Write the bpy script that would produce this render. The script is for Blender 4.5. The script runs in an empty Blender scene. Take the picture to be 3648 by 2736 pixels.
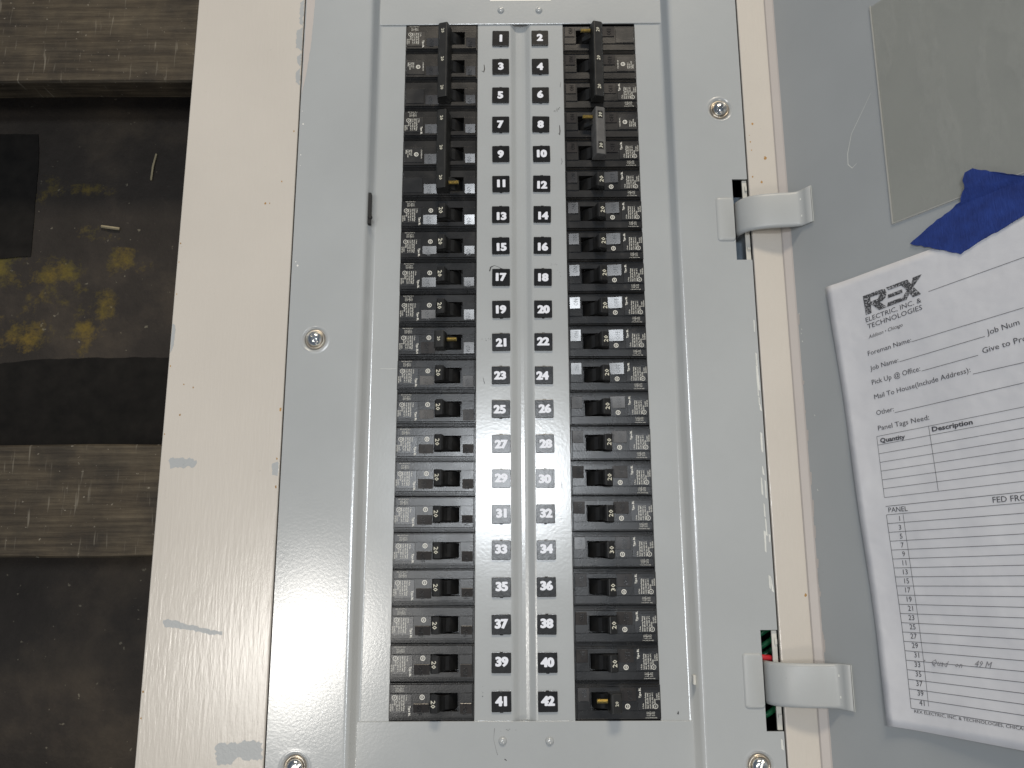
import bpy, bmesh, math, random
from mathutils import Vector, Matrix, noise
random.seed(7)
MM = 0.001
sc = bpy.context.scene
COL = sc.collection

# ---------------------------------------------------------------- camera
cd = bpy.data.cameras.new('camera'); cam = bpy.data.objects.new('camera', cd); COL.objects.link(cam)
cd.sensor_width = 36; cd.lens = 29.12; cd.clip_start = 0.01; cd.clip_end = 50
cam.location = (-4.507*MM, -158.13*MM, 599.63*MM)
cam.rotation_euler = (0.207494, 0.0063405, -0.0038451)
sc.camera = cam

# ---------------------------------------------------------------- world and lamps (indoor workshop lit by ceiling fixtures)
w = bpy.data.worlds.new('World'); sc.world = w; w.use_nodes = True
bg = w.node_tree.nodes['Background']; bg.inputs[0].default_value = (0.57, 0.70, 0.90, 1); bg.inputs[1].default_value = 0.21
def area(name, loc, size, sizey, power, col, rz=0, aim=None):
    l = bpy.data.lights.new(name, 'AREA'); l.shape = 'RECTANGLE'; l.size = size; l.size_y = sizey; l.energy = power; l.color = col
    o = bpy.data.objects.new(name, l); COL.objects.link(o); o.location = loc; o.rotation_euler = (0, 0, rz)
    if aim:
        d = Vector(aim) - Vector(loc); o.rotation_euler = d.to_track_quat('-Z', 'Y').to_euler()
    return o
area('ceiling_lamp', (-0.66, -0.42, 2.0), 0.38, 0.28, 8.5, (1.0, 0.96, 0.90), rz=math.radians(50))
area('ceiling_lamp', (-0.04, 0.07, 2.0), 0.32, 0.24, 10, (0.90, 0.95, 1.0), rz=math.radians(8))
area('ceiling_lamp', (0.15, 2.9, 2.2), 1.2, 0.45, 66, (1.0, 0.87, 0.69), aim=(0, 0, 0))
area('ceiling_lamp', (0.7, -1.9, 2.2), 0.7, 0.5, 13, (1.0, 0.88, 0.72))

vs = sc.view_settings; vs.view_transform = 'Standard'; vs.look = 'None'; vs.exposure = 0; vs.gamma = 1

# ---------------------------------------------------------------- materials
def principled(name):
    m = bpy.data.materials.new(name); m.use_nodes = True
    return m, m.node_tree, m.node_tree.nodes['Principled BSDF']
def rgb(c): return (c[0], c[1], c[2], 1)
def ramp(nt, stops):
    r = nt.nodes.new('ShaderNodeValToRGB'); e = r.color_ramp.elements
    while len(e) < len(stops): e.new(0.5)
    for k, (p, c) in enumerate(stops): e[k].position = p; e[k].color = rgb(c)
    return r
def coords(nt, scale=(1, 1, 1), loc=(0, 0, 0), rot=(0, 0, 0)):
    t = nt.nodes.new('ShaderNodeTexCoord'); mp = nt.nodes.new('ShaderNodeMapping')
    mp.inputs['Scale'].default_value = scale; mp.inputs['Location'].default_value = loc; mp.inputs['Rotation'].default_value = rot
    nt.links.new(t.outputs['Object'], mp.inputs[0]); return mp.outputs[0]
def noise_node(nt, vec, scale, detail=4, rough=.55):
    n = nt.nodes.new('ShaderNodeTexNoise'); n.inputs['Scale'].default_value = scale
    n.inputs['Detail'].default_value = detail; n.inputs['Roughness'].default_value = rough
    nt.links.new(vec, n.inputs['Vector']); return n.outputs['Fac']
def bump(nt, b, h, strength, dist, normal=None):
    n = nt.nodes.new('ShaderNodeBump'); n.inputs['Strength'].default_value = strength; n.inputs['Distance'].default_value = dist
    nt.links.new(h, n.inputs['Height'])
    if normal: nt.links.new(normal, n.inputs['Normal'])
    if b is not None: nt.links.new(n.outputs[0], b.inputs['Normal'])
    return n.outputs[0]
def mathn(nt, op, a, b_=None, c=None):
    n = nt.nodes.new('ShaderNodeMath'); n.operation = op
    for i, v in enumerate((a, b_, c)):
        if v is None: continue
        if isinstance(v, (int, float)): n.inputs[i].default_value = v
        else: nt.links.new(v, n.inputs[i])
    return n.outputs[0]
def mixc(nt, fac, a, b_):
    n = nt.nodes.new('ShaderNodeMix'); n.data_type = 'RGBA'
    for sock, v in ((n.inputs[0], fac), (n.inputs[6], a), (n.inputs[7], b_)):
        if isinstance(v, tuple): sock.default_value = rgb(v)
        elif isinstance(v, (int, float)): sock.default_value = v
        else: nt.links.new(v, sock)
    return n.outputs[2]

def painted(name, base, rough, peel=.12, mott=.05, brushed=False, spec=.5):
    m, nt, b = principled(name)
    v = coords(nt)
    n1 = noise_node(nt, v, 9, 5)
    c2 = tuple(x*(1-mott) for x in base); c3 = tuple(min(1, x*(1+mott)) for x in base)
    r = ramp(nt, [(.3, c2), (.7, c3)]); nt.links.new(n1, r.inputs[0])
    # tiny dirt specks
    sp = noise_node(nt, v, 420, 2); spr = ramp(nt, [(.73, (0, 0, 0)), (.80, (1, 1, 1))]); nt.links.new(sp, spr.inputs[0])
    col = mixc(nt, mathn(nt, 'MULTIPLY', spr.outputs[0], .25), r.outputs[0], tuple(x*.55 for x in base))
    nt.links.new(col, b.inputs['Base Color'])
    n2 = noise_node(nt, v, 26, 4)
    rr = nt.nodes.new('ShaderNodeMapRange'); rr.inputs[3].default_value = rough-.03; rr.inputs[4].default_value = rough+.04
    nt.links.new(n2, rr.inputs[0]); nt.links.new(rr.outputs[0], b.inputs['Roughness'])
    b.inputs['Specular IOR Level'].default_value = spec
    h = noise_node(nt, v, 520, 2)
    nrm = bump(nt, None, h, peel, .0004)
    if brushed:
        h2 = noise_node(nt, coords(nt, (1, .12, 1)), 520, 3)
        nrm = bump(nt, None, h2, .22, .0006, nrm)
    nt.links.new(nrm, b.inputs['Normal'])
    return m
M = {}
M['grey'] = painted('grey_paint', (.42, .437, .437), .18, .09, .05, False, .9)
M['hingegrey'] = painted('hinge_paint', (.41, .425, .422), .40, .08, .05, False, .5)
M['greydoor'] = painted('grey_door_paint', (.37, .387, .392), .32, .08)
M['beige'] = painted('beige_paint', (.605, .562, .50), .22, .06, .035, True, .7)
M['beige2'] = painted('beige_edge_paint', (.50, .46, .43), .38, .1, .04)

def plain(name, base, rough, metal=0, spec=.5, var=.0, bmp=0, bs=600, coat=0):
    m, nt, b = principled(name)
    b.inputs['Roughness'].default_value = rough; b.inputs['Metallic'].default_value = metal
    b.inputs['Specular IOR Level'].default_value = spec
    b.inputs['Base Color'].default_value = rgb(base)
    if coat: b.inputs['Coat Weight'].default_value = coat; b.inputs['Coat Roughness'].default_value = .08
    v = coords(nt)
    if var:
        n1 = noise_node(nt, v, 60, 5)
        r = ramp(nt, [(.3, tuple(x*(1-var) for x in base)), (.72, tuple(min(1, x*(1+var)) for x in base))])
        nt.links.new(n1, r.inputs[0]); nt.links.new(r.outputs[0], b.inputs['Base Color'])
    if bmp: bump(nt, b, noise_node(nt, v, bs, 3), bmp, .0004)
    return m
def dusty_black(name, base, rough, spec=.5, grain=.12):
    m, nt, b = principled(name)
    tc = nt.nodes.new('ShaderNodeNewGeometry')
    def pn(scale, detail=5):
        n = nt.nodes.new('ShaderNodeTexNoise'); n.inputs['Scale'].default_value = scale; n.inputs['Detail'].default_value = detail
        nt.links.new(tc.outputs['Position'], n.inputs['Vector']); return n.outputs['Fac']
    r = ramp(nt, [(.42, base), (.64, tuple(x*1.3+.002 for x in base)), (.82, (.04, .036, .032))]); nt.links.new(pn(150, 6), r.inputs[0])
    nt.links.new(r.outputs[0], b.inputs['Base Color'])
    rr = nt.nodes.new('ShaderNodeMapRange'); rr.inputs[3].default_value = rough-.08; rr.inputs[4].default_value = rough+.16
    nt.links.new(pn(45), rr.inputs[0]); nt.links.new(rr.outputs[0], b.inputs['Roughness'])
    b.inputs['Specular IOR Level'].default_value = spec
    bump(nt, b, pn(900, 2), grain, .0003)
    return m
M['breaker'] = dusty_black('breaker_plastic', (.009, .0085, .008), .23, .6)
M['handle'] = dusty_black('handle_plastic', (.010, .010, .010), .42, .4)
M['tie'] = dusty_black('tie_plastic', (.016, .016, .015), .36, .5)
M['tiegrey'] = dusty_black('worn_tie_plastic', (.10, .098, .095), .5, .5)
M['plate'] = dusty_black('glossy_plate_plastic', (.024, .020, .017), .18, .75, .015)
M['labelblack'] = dusty_black('label_black', (.012, .0115, .011), .22, .8)
M['print'] = plain('faded_white_print', (.78, .77, .70), .5)
M['ratingprint'] = plain('cream_rating_print', (.72, .70, .58), .5)
M['tag'] = plain('tag_plastic', (.010, .0098, .0098), .22, 0, .42, .2, .1, 500)
M['numeral'] = plain('white_numeral_paint', (.80, .82, .88), .35, 0, .5)
M['cavity'] = plain('dark_cavity', (.008, .008, .008), .7)
M['steel'] = plain('zinc_plated_steel', (.62, .62, .60), .2, 1, .5, .15, .2, 900)
M['collar'] = plain('yellowed_washer', (.50, .44, .36), .3, 1, .5, .2, .2, 900)
M['brass'] = plain('brass', (.46, .38, .18), .3, .9)
M['interior'] = plain('galvanised_interior', (.16, .20, .24), .5, .3, .5, .2)
M['greyclip'] = plain('light_clip_metal', (.58, .57, .52), .4, 0, .5, .15)
M['ink'] = plain('ink', (.012, .012, .014), .45)
M['smudge'] = plain('graphite_smudge', (.19, .195, .195), .5)
M['rust'] = plain('rust_stain', (.42, .24, .08), .7, 0, .3, .35)
M['chip'] = painted('exposed_grey_undercoat', (.40, .415, .415), .34, .2, .06)
M['scuff'] = plain('pale_scuff', (.66, .67, .63), .5, 0, .5, .1)
M['white'] = plain('white_sticker', (.80, .79, .74), .5)
M['wiregreen'] = plain('green_insulation', (.02, .16, .07), .35)
M['wirered'] = plain('red_insulation', (.55, .03, .04), .3)
M['wirewhite'] = plain('white_insulation', (.62, .70, .80), .35)
M['splinter'] = plain('wood_splinter', (.30, .26, .17), .8, 0, .3, .2)
M['floor_shade'] = plain('floor_shade_black', (.008, .007, .006), .85, 0, .25, .5, .4, 90)  # near-black colour that stands for shade on the floor

# paper: faint mottling
m, nt, b = principled('paper'); M['paper'] = m
r = ramp(nt, [(.3, (.66, .66, .685)), (.7, (.725, .725, .745))]); nt.links.new(noise_node(nt, coords(nt), 45, 5), r.inputs[0])
nt.links.new(r.outputs[0], b.inputs['Base Color']); b.inputs['Roughness'].default_value = .75; b.inputs['Specular IOR Level'].default_value = .25
bump(nt, b, noise_node(nt, coords(nt), 14, 4), .5, .006)
M['toner'] = plain('printed_toner', (.075, .075, .085), .6, 0, .3)
M['pencil'] = plain('pencil', (.24, .24, .26), .5)
# REX logo toner with white pinholes
m, nt, b = principled('speckled_toner'); M['speckle'] = m
r = ramp(nt, [(.52, (.06, .06, .065)), (.62, (.45, .45, .47))]); nt.links.new(noise_node(nt, coords(nt), 900, 2), r.inputs[0])
nt.links.new(r.outputs[0], b.inputs['Base Color']); b.inputs['Roughness'].default_value = .6
# blue tape with crepe texture
m, nt, b = principled('blue_crepe_tape'); M['tape'] = m
v = coords(nt, (1, 1, 1), rot=(0, 0, .6))
r = ramp(nt, [(.3, (.010, .028, .16)), (.7, (.018, .050, .26))]); nt.links.new(noise_node(nt, v, 120, 5), r.inputs[0])
nt.links.new(r.outputs[0], b.inputs['Base Color']); b.inputs['Roughness'].default_value = .62
bump(nt, b, noise_node(nt, coords(nt, (1, .25, 1)), 900, 2), .5, .0006)
# clear vinyl pocket
m, nt, b = principled('clear_vinyl'); M['vinyl'] = m
b.inputs['Base Color'].default_value = (.62, .62, .58, 1); b.inputs['Roughness'].default_value = .14
tr = nt.nodes.new('ShaderNodeBsdfTransparent'); mx = nt.nodes.new('ShaderNodeMixShader')
tr.inputs[0].default_value = (.90, .89, .85, 1)
n = noise_node(nt, coords(nt, (1, .35, 1), rot=(0, 0, .5)), 24, 5, .6); n = mathn(nt, 'ABSOLUTE', mathn(nt, 'SUBTRACT', n, .5)); rr = nt.nodes.new('ShaderNodeMapRange'); rr.inputs[1].default_value = .06; rr.inputs[2].default_value = .0
rr.inputs[3].default_value = .03; rr.inputs[4].default_value = .13; nt.links.new(n, rr.inputs[0])  # pale streaks in the opacity stand in for highlights on wrinkles
nt.links.new(rr.outputs[0], mx.inputs[0]); nt.links.new(tr.outputs[0], mx.inputs[1]); nt.links.new(b.outputs[0], mx.inputs[2])
bump(nt, b, noise_node(nt, coords(nt), 30, 3), .5, .003)
nt.links.new(mx.outputs[0], nt.nodes['Material Output'].inputs[0])
M['vinyledge'] = plain('vinyl_weld', (.42, .42, .39), .3)

# weathered wood, grain along X
m, nt, b = principled('weathered_wood'); M['wood'] = m
g = noise_node(nt, coords(nt, (1.2, 26, 26)), 9, 8, .7)
r = ramp(nt, [(.25, (.022, .017, .012)), (.45, (.062, .048, .032)), (.6, (.098, .079, .054)), (.8, (.16, .135, .10))]); nt.links.new(g, r.inputs[0])
n2 = noise_node(nt, coords(nt, (1, 1, 1)), 22, 6, .65); r2 = ramp(nt, [(.36, (.5, .5, .5)), (.66, (1.1, 1.08, 1.0))]); nt.links.new(n2, r2.inputs[0])
mm = nt.nodes.new('ShaderNodeMix'); mm.data_type = 'RGBA'; mm.blend_type = 'MULTIPLY'; mm.inputs[0].default_value = 1
nt.links.new(r.outputs[0], mm.inputs[6]); nt.links.new(r2.outputs[0], mm.inputs[7])
# pale cross scratches
sv = noise_node(nt, coords(nt, (34, 3, 3), rot=(0, 0, .35)), 9, 3, .4); sr = ramp(nt, [(.66, (0, 0, 0)), (.74, (1, 1, 1))]); nt.links.new(sv, sr.inputs[0])
sp = noise_node(nt, coords(nt), 260, 2); spr = ramp(nt, [(.69, (0, 0, 0)), (.74, (1, 1, 1))]); nt.links.new(sp, spr.inputs[0])
msk = mathn(nt, 'MAXIMUM', mathn(nt, 'MULTIPLY', sr.outputs[0], .35), mathn(nt, 'MULTIPLY', spr.outputs[0], .6))
nt.links.new(mixc(nt, msk, mm.outputs[2], (.33, .30, .24)), b.inputs['Base Color'])
b.inputs['Roughness'].default_value = .62; b.inputs['Specular IOR Level'].default_value = .35
bump(nt, b, g, .6, .002)

# dark concrete floor with worn yellow paint
m, nt, b = principled('dark_concrete'); M['floor'] = m
v = coords(nt)
r = ramp(nt, [(.25, (.014, .012, .010)), (.5, (.030, .025, .021)), (.75, (.078, .062, .045))]); nt.links.new(noise_node(nt, v, 7, 8, .65), r.inputs[0])
sp = noise_node(nt, v, 130, 2); spr = ramp(nt, [(.71, (0, 0, 0)), (.75, (1, 1, 1))]); nt.links.new(sp, spr.inputs[0])
colr = mixc(nt, mathn(nt, 'MULTIPLY', spr.outputs[0], .55), r.outputs[0], (.22, .20, .15))
sep = nt.nodes.new('ShaderNodeSeparateXYZ'); nt.links.new(v, sep.inputs[0])
warp = noise_node(nt, v, 26, 7, .75)
tot = None
for (cx, cy, rx, ry) in ((-.500, .140, .030, .022), (-.430, .150, .040, .018), (-.555, .150, .030, .05), (-.455, .185, .030, .010), (-.44, .100, .016, .03),
                          (-.515, .075, .05, .028), (-.560, .095, .03, .03), (-.46, .075, .022, .05), (-.49, .115, .03, .02), (-.33, .160, .012, .006), (-.512, .235, .02, .02), (-.47, .235, .03, .008)):
    dx = mathn(nt, 'DIVIDE', mathn(nt, 'SUBTRACT', sep.outputs[0], cx), rx); dy = mathn(nt, 'DIVIDE', mathn(nt, 'SUBTRACT', sep.outputs[1], cy), ry)
    d = mathn(nt, 'SUBTRACT', 1.15, mathn(nt, 'SQRT', mathn(nt, 'ADD', mathn(nt, 'MULTIPLY', dx, dx), mathn(nt, 'MULTIPLY', dy, dy))))
    tot = d if tot is None else mathn(nt, 'MAXIMUM', tot, d)
e = mathn(nt, 'ADD', mathn(nt, 'MULTIPLY', tot, .35), mathn(nt, 'MULTIPLY', mathn(nt, 'SUBTRACT', warp, .5), 2.6))
er = ramp(nt, [(.15, (0, 0, 0)), (.60, (1, 1, 1))]); nt.links.new(e, er.inputs[0])
gate = ramp(nt, [(.0, (0, 0, 0)), (.12, (1, 1, 1))]); nt.links.new(tot, gate.inputs[0])
yc = ramp(nt, [(.3, (.10, .095, .010)), (.7, (.24, .155, .020))]); nt.links.new(noise_node(nt, v, 15, 4), yc.inputs[0])
colr = mixc(nt, mathn(nt, 'MULTIPLY', mathn(nt, 'MULTIPLY', er.outputs[0], gate.outputs[0]), .62), colr, yc.outputs[0])
nt.links.new(colr, b.inputs['Base Color']); b.inputs['Roughness'].default_value = .75; b.inputs['Specular IOR Level'].default_value = .3
bump(nt, b, noise_node(nt, v, 90, 6), .5, .003)

# ---------------------------------------------------------------- mesh helpers (all coordinates in millimetres)
def obj(name, verts, faces, mat, parent=None, smooth=False, bevel=0, seg=2, fm=None, mats=None):
    me = bpy.data.meshes.new(name)
    me.from_pydata([(x*MM, y*MM, z*MM) for x, y, z in verts], [], faces)
    for mt in (mats or [mat]): me.materials.append(mt)
    if fm:
        for p, i in zip(me.polygons, fm): p.material_index = i
    if smooth:
        for p in me.polygons: p.use_smooth = True
    me.update()
    o = bpy.data.objects.new(name, me); COL.objects.link(o)
    if parent: o.parent = parent
    if bevel:
        b = o.modifiers.new('bevel', 'BEVEL'); b.width = bevel*MM; b.segments = seg; b.limit_method = 'ANGLE'; b.angle_limit = math.radians(35)
    return o
def tag(o, label=None, cat=None, group=None, kind=None):
    if label: o['label'] = label
    if cat: o['category'] = cat
    if group: o['group'] = group
    if kind: o['kind'] = kind
    return o
def thing(name, label, cat, loc=(0, 0, 0), rz=0, group=None):
    o = bpy.data.objects.new(name, None); COL.objects.link(o); o.empty_display_size = .01
    o.location = Vector(loc)*MM; o.rotation_euler = (0, 0, rz)
    return tag(o, label, cat, group)
def copy_tree(o, parent=None):
    c = o.copy(); COL.objects.link(c); c.parent = parent
    for ch in list(o.children): copy_tree(ch, c)
    return c
def box(x0, x1, y0, y1, z0, z1):
    v = [(x0, y0, z0), (x1, y0, z0), (x1, y1, z0), (x0, y1, z0), (x0, y0, z1), (x1, y0, z1), (x1, y1, z1), (x0, y1, z1)]
    f = [(0, 3, 2, 1), (4, 5, 6, 7), (0, 1, 5, 4), (1, 2, 6, 5), (2, 3, 7, 6), (3, 0, 4, 7)]
    return v, f
def join(*ms):
    V, Fs = [], []
    for v, f in ms:
        k = len(V); V += list(v); Fs += [tuple(i+k for i in t) for t in f]
    return V, Fs
def grid_heights(us, vs_, zf, zb):
    """stepped surface: zf(i,j) gives the height of a cell or None for a hole; walls join different heights"""
    V, Fs, idx = [], [], {}
    def P(u, v, z):
        k = (round(u, 3), round(v, 3), round(z, 3))
        if k not in idx: idx[k] = len(V); V.append(k)
        return idx[k]
    nu, nv = len(us)-1, len(vs_)-1
    def Z(i, j):
        if 0 <= i < nu and 0 <= j < nv:
            z = zf(i, j); return zb if z is None else z
        return zb
    for i in range(nu):
        for j in range(nv):
            z = zf(i, j)
            u0, u1, v0, v1 = us[i], us[i+1], vs_[j], vs_[j+1]
            if z is not None: Fs.append((P(u0, v0, z), P(u1, v0, z), P(u1, v1, z), P(u0, v1, z)))
    for i in range(-1, nu):
        for j in range(nv):
            a, b_ = Z(i, j), Z(i+1, j)
            if abs(a-b_) > 1e-6:
                u = us[i+1]; v0, v1 = vs_[j], vs_[j+1]
                q = (P(u, v0, a), P(u, v0, b_), P(u, v1, b_), P(u, v1, a))
                Fs.append(q)
    for i in range(nu):
        for j in range(-1, nv):
            a, b_ = Z(i, j), Z(i, j+1)
            if abs(a-b_) > 1e-6:
                v = vs_[j+1]; u0, u1 = us[i], us[i+1]
                Fs.append((P(u0, v, a), P(u1, v, a), P(u1, v, b_), P(u0, v, b_)))
    return V, Fs
def fixn(o):
    bm = bmesh.new(); bm.from_mesh(o.data); bmesh.ops.recalc_face_normals(bm, faces=bm.faces); bm.to_mesh(o.data); bm.free(); return o
def prism(prof, y0, y1, taper=None):
    """profile in x,z swept along y; taper gives half width at each profile point instead"""
    n = len(prof); V = []
    for s in (0, 1):
        for k, (x, z) in enumerate(prof):
            y = (y0, y1)[s] if taper is None else (-taper[k], taper[k])[s]
            V.append((x, y, z))
    Fs = [tuple(range(n)), tuple(range(2*n-1, n-1, -1))]
    for k in range(n): Fs.append((k, (k+1) % n, n+(k+1) % n, n+k)[::-1])
    return V, Fs
def lathe(prof, seg=24, cx=0, cy=0, cap=True):
    V, Fs = [], []
    for r, z in prof:
        for k in range(seg):
            a = 2*math.pi*k/seg; V.append((cx+r*math.cos(a), cy+r*math.sin(a), z))
    for i in range(len(prof)-1):
        for k in range(seg):
            k2 = (k+1) % seg; Fs.append((i*seg+k, i*seg+k2, (i+1)*seg+k2, (i+1)*seg+k))
    if cap: Fs.append(tuple((len(prof)-1)*seg+k for k in range(seg)))
    return V, Fs
def tube(pts, r, seg=8):
    V, Fs = [], []
    P = [Vector(p) for p in pts]
    for i, p in enumerate(P):
        t = (P[min(i+1, len(P)-1)]-P[max(i-1, 0)]).normalized()
        a = t.cross(Vector((0, 0, 1)));
        if a.length < .1: a = t.cross(Vector((0, 1, 0)))
        a.normalize(); b_ = t.cross(a)
        for k in range(seg):
            an = 2*math.pi*k/seg; V.append(tuple(p + a*r*math.cos(an) + b_*r*math.sin(an)))
    for i in range(len(P)-1):
        for k in range(seg):
            k2 = (k+1) % seg; Fs.append((i*seg+k, i*seg+k2, (i+1)*seg+k2, (i+1)*seg+k))
    Fs.append(tuple(range(seg))[::-1]); Fs.append(tuple((len(P)-1)*seg+k for k in range(seg)))
    return V, Fs
_tc = {}
def text2d(s, offset=0., shear=0., res=2, spacing=1.):
    key = (s, offset, shear, res, spacing)
    if key not in _tc:
        cu = bpy.data.curves.new('lettering', 'FONT'); cu.body = s; cu.size = 1; cu.offset = offset; cu.shear = shear
        cu.resolution_u = res; cu.space_character = spacing; cu.fill_mode = 'BOTH' if False else 'FRONT'
        ob = bpy.data.objects.new('lettering', cu); COL.objects.link(ob)
        me = bpy.data.meshes.new_from_object(ob)
        V = [tuple(v.co) for v in me.vertices]; Fs = [tuple(p.vertices) for p in me.polygons]
        bpy.data.objects.remove(ob); bpy.data.meshes.remove(me); bpy.data.curves.remove(cu)
        xs = [v[0] for v in V]; ys = [v[1] for v in V]
        _tc[key] = (V, Fs, min(xs), max(xs), min(ys), max(ys))
    return _tc[key]
def put_text(s, x, y, h, ang=0., z=0., width=None, align='l', offset=0., shear=0., res=1, spacing=1.):
    """text of capital height h with its baseline start at x,y turned by ang"""
    V, Fs, x0, x1, y0, y1 = text2d(s, offset, shear, res, spacing)
    _, _, _, _, c0, c1 = text2d('H', offset, 0, res)
    k = h/(c1-c0); kx = k if width is None else width/(x1-x0)
    o = {'l': 0, 'r': -(x1-x0)*kx, 'c': -(x1-x0)*kx/2}[align]
    ca, sa = math.cos(ang), math.sin(ang); W = []
    for vx, vy, _z in V:
        a = (vx-x0)*kx+o; b_ = (vy - c0)*k if align != 'c' else (vy-c0)*k - h/2
        W.append((x+a*ca-b_*sa, y+a*sa+b_*ca, z))
    return W, Fs
def strip(pts, wd, z):
    V, Fs = [], []
    for i, p in enumerate(pts):
        a = Vector(pts[max(i-1, 0)]); b_ = Vector(pts[min(i+1, len(pts)-1)]); t = (b_-a).normalized(); n = Vector((-t.y, t.x))
        ww = wd if not isinstance(wd, (list, tuple)) else wd[i]
        V += [(p[0]+n.x*ww/2, p[1]+n.y*ww/2, z), (p[0]-n.x*ww/2, p[1]-n.y*ww/2, z)]
    for i in range(len(pts)-1): Fs.append((2*i, 2*i+1, 2*i+3, 2*i+2))
    return V, Fs
def ring(cx, cy, r0, r1, z, seg=14):
    V, Fs = [], []
    for k in range(seg):
        a = 2*math.pi*k/seg; V += [(cx+r0*math.cos(a), cy+r0*math.sin(a), z), (cx+r1*math.cos(a), cy+r1*math.sin(a), z)]
    for k in range(seg):
        j = (k+1) % seg; Fs.append((2*k, 2*k+1, 2*j+1, 2*j))
    return V, Fs
def blob(pts, z, rough=.6, seed=0, step=1.5):
    """ragged flat patch following an outline"""
    rnd = random.Random(seed); out = []
    for i in range(len(pts)):
        a = Vector(pts[i]); b_ = Vector(pts[(i+1) % len(pts)]); n = max(1, int((b_-a).length/step)); t = (b_-a)
        nn = Vector((-t.y, t.x)).normalized() if t.length else Vector((0, 0))
        for k in range(n): q = a+t*(k/n)+nn*rnd.uniform(-rough, rough); out.append((q.x, q.y, z))
    return out, [tuple(range(len(out)))]
def rbox(cx, cy, hx, hy, r, z0, z1, seg=4):
    out = []
    for sx, sy, a0 in ((1, 1, 0), (-1, 1, 90), (-1, -1, 180), (1, -1, 270)):
        for k in range(seg+1):
            a = math.radians(a0+90*k/seg); out.append((cx+sx*(hx-r)+r*math.cos(a), cy+sy*(hy-r)+r*math.sin(a)))
    n = len(out); V = [(x, y, z0) for x, y in out]+[(x, y, z1) for x, y in out]
    Fs = [tuple(range(n))[::-1], tuple(range(n, 2*n))]+[(k, (k+1) % n, n+(k+1) % n, n+k) for k in range(n)]
    return V, Fs

# ================================================================ THE SETTING: floor and pallet
fl = obj('floor', [(-3000, -3000, -236), (3000, -3000, -236), (3000, 3000, -236), (-3000, 3000, -236)], [(0, 1, 2, 3)], M['floor']); tag(fl, kind='structure')
pallet = thing('wooden_pallet', 'weathered brown wooden pallet with wide boards under the electrical panel', 'pallet', (0, 0, -236))
def board(y0, y1, wob, z1=-147.5, th=29):
    xs = [-900+i*30 for i in range(61)]; V = []; Fs = []
    rnd = random.Random(int(y0*7)); ring_n = 8
    for x in xs:
        a = y0+noise.noise(Vector((x*.012, y0, 0)))*wob; b_ = y1+noise.noise(Vector((x*.012, y1, 5)))*wob
        z = z1+noise.noise(Vector((x*.006, 0, y0)))*.8
        V += [(x, a, z-th+236), (x, a+0, z-2+236), (x, a+1.6, z+236), (x, b_-1.6, z+236), (x, b_, z-2+236), (x, b_, z-th+236)]
    n = 6
    for i in range(len(xs)-1):
        for k in range(n): Fs.append((i*n+k, i*n+(k+1) % n, (i+1)*n+(k+1) % n, (i+1)*n+k))
    Fs.append(tuple(range(n))); Fs.append(tuple((len(xs)-1)*n+k for k in range(n))[::-1])
    return fixn(obj('deck_board', V, Fs, M['wood'], pallet))
for y0, y1 in ((311.5, 430), (-155.6, -55.6), (540, 640), (-380, -480)): board(min(y0, y1), max(y0, y1), 1.6)
for x in (-190, 20, 220):
    for y in (-430, -105, 370, 590): obj('pallet_block', *box(x-38, x+38, y-38, y+38, 20, 59.3), M['wood'], pallet, bevel=2)
obj('pallet_block', *box(-436, -300, -150, -62, .5, 59.3), M['wood'], pallet, bevel=2)
for x in (-190, 20, 220): obj('bottom_board', *box(x-38, x+38, -480, 640, .5, 19.7), M['wood'], pallet, bevel=2)
shade_ = obj('shade_sheet', *blob([(-700, -50), (-700, 30), (-600, 36), (-500, 46), (-420, 48), (-300, 47), (-200, 50), (-200, -60)], 0, .8, 3, 9), M['floor_shade'])  # dark sheet added where the floor lies in shade beside the board
md = shade_.modifiers.new('thick', 'SOLIDIFY'); md.thickness = 4*MM; md.offset = 1; shade_.location = (0, 0, -235*MM)
tag(shade_, 'dark sheet added on the floor for the shade above the lower pallet board', 'mat')  # no real mat: the sheet stands in for shade on the floor
bk = obj('shade_patch', *blob([(-640, 304), (-531, 302), (-527, 270), (-523, 160), (-640, 150)], 0, .4, 3, 12), M['floor_shade'])  # second dark sheet, added in place of a shadow on the floor
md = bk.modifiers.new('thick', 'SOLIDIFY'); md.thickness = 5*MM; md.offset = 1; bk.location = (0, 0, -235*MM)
tag(bk, 'black rubber offcut on the floor at the left edge below the upper pallet board', 'shade patch')
def splinter(pts, r, label):
    o = obj('wood_splinter', *tube(pts, r, 5), M['splinter']); tag(o, label, 'wood chip')
splinter([(-398, 277, -234.5), (-400, 262, -233.6), (-401, 246, -234.3)], 1.3, 'thin pale splinter lying upright on the dark floor near the beige trim')
splinter([(-450, 193, -234.5), (-438, 191, -233.8), (-430, 190, -234.4)], 1.6, 'short pale wood chip lying crosswise on the dark floor')

# ================================================================ THE PANELBOARD
panel = thing('panelboard', 'grey and beige electrical panelboard lying open with two rows of black breakers', 'electrical panel', (0, 0, 0))
# enclosure box (open towards the viewer)
enc = obj('enclosure', *join(box(-256, 256, -478, 478, -147, -145), box(-256, -254, -478, 478, -145, 9), box(254, 256, -478, 478, -145, 9),
          box(-254, 254, 476, 478, -145, 9), box(-254, 254, -478, -476, -145, 9)), M['interior'], panel)
# beige trim ring
us = [-258.5, -173.1, 173.2, 258.5]; vv = [-482, -401.2, 401.2, 482]
trim = fixn(obj('beige_trim', *grid_heights(us, vv, lambda i, j: None if (i == 1 and j == 1) else 12.8, 9.6), M['beige'], panel, bevel=.9, seg=3))
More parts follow.
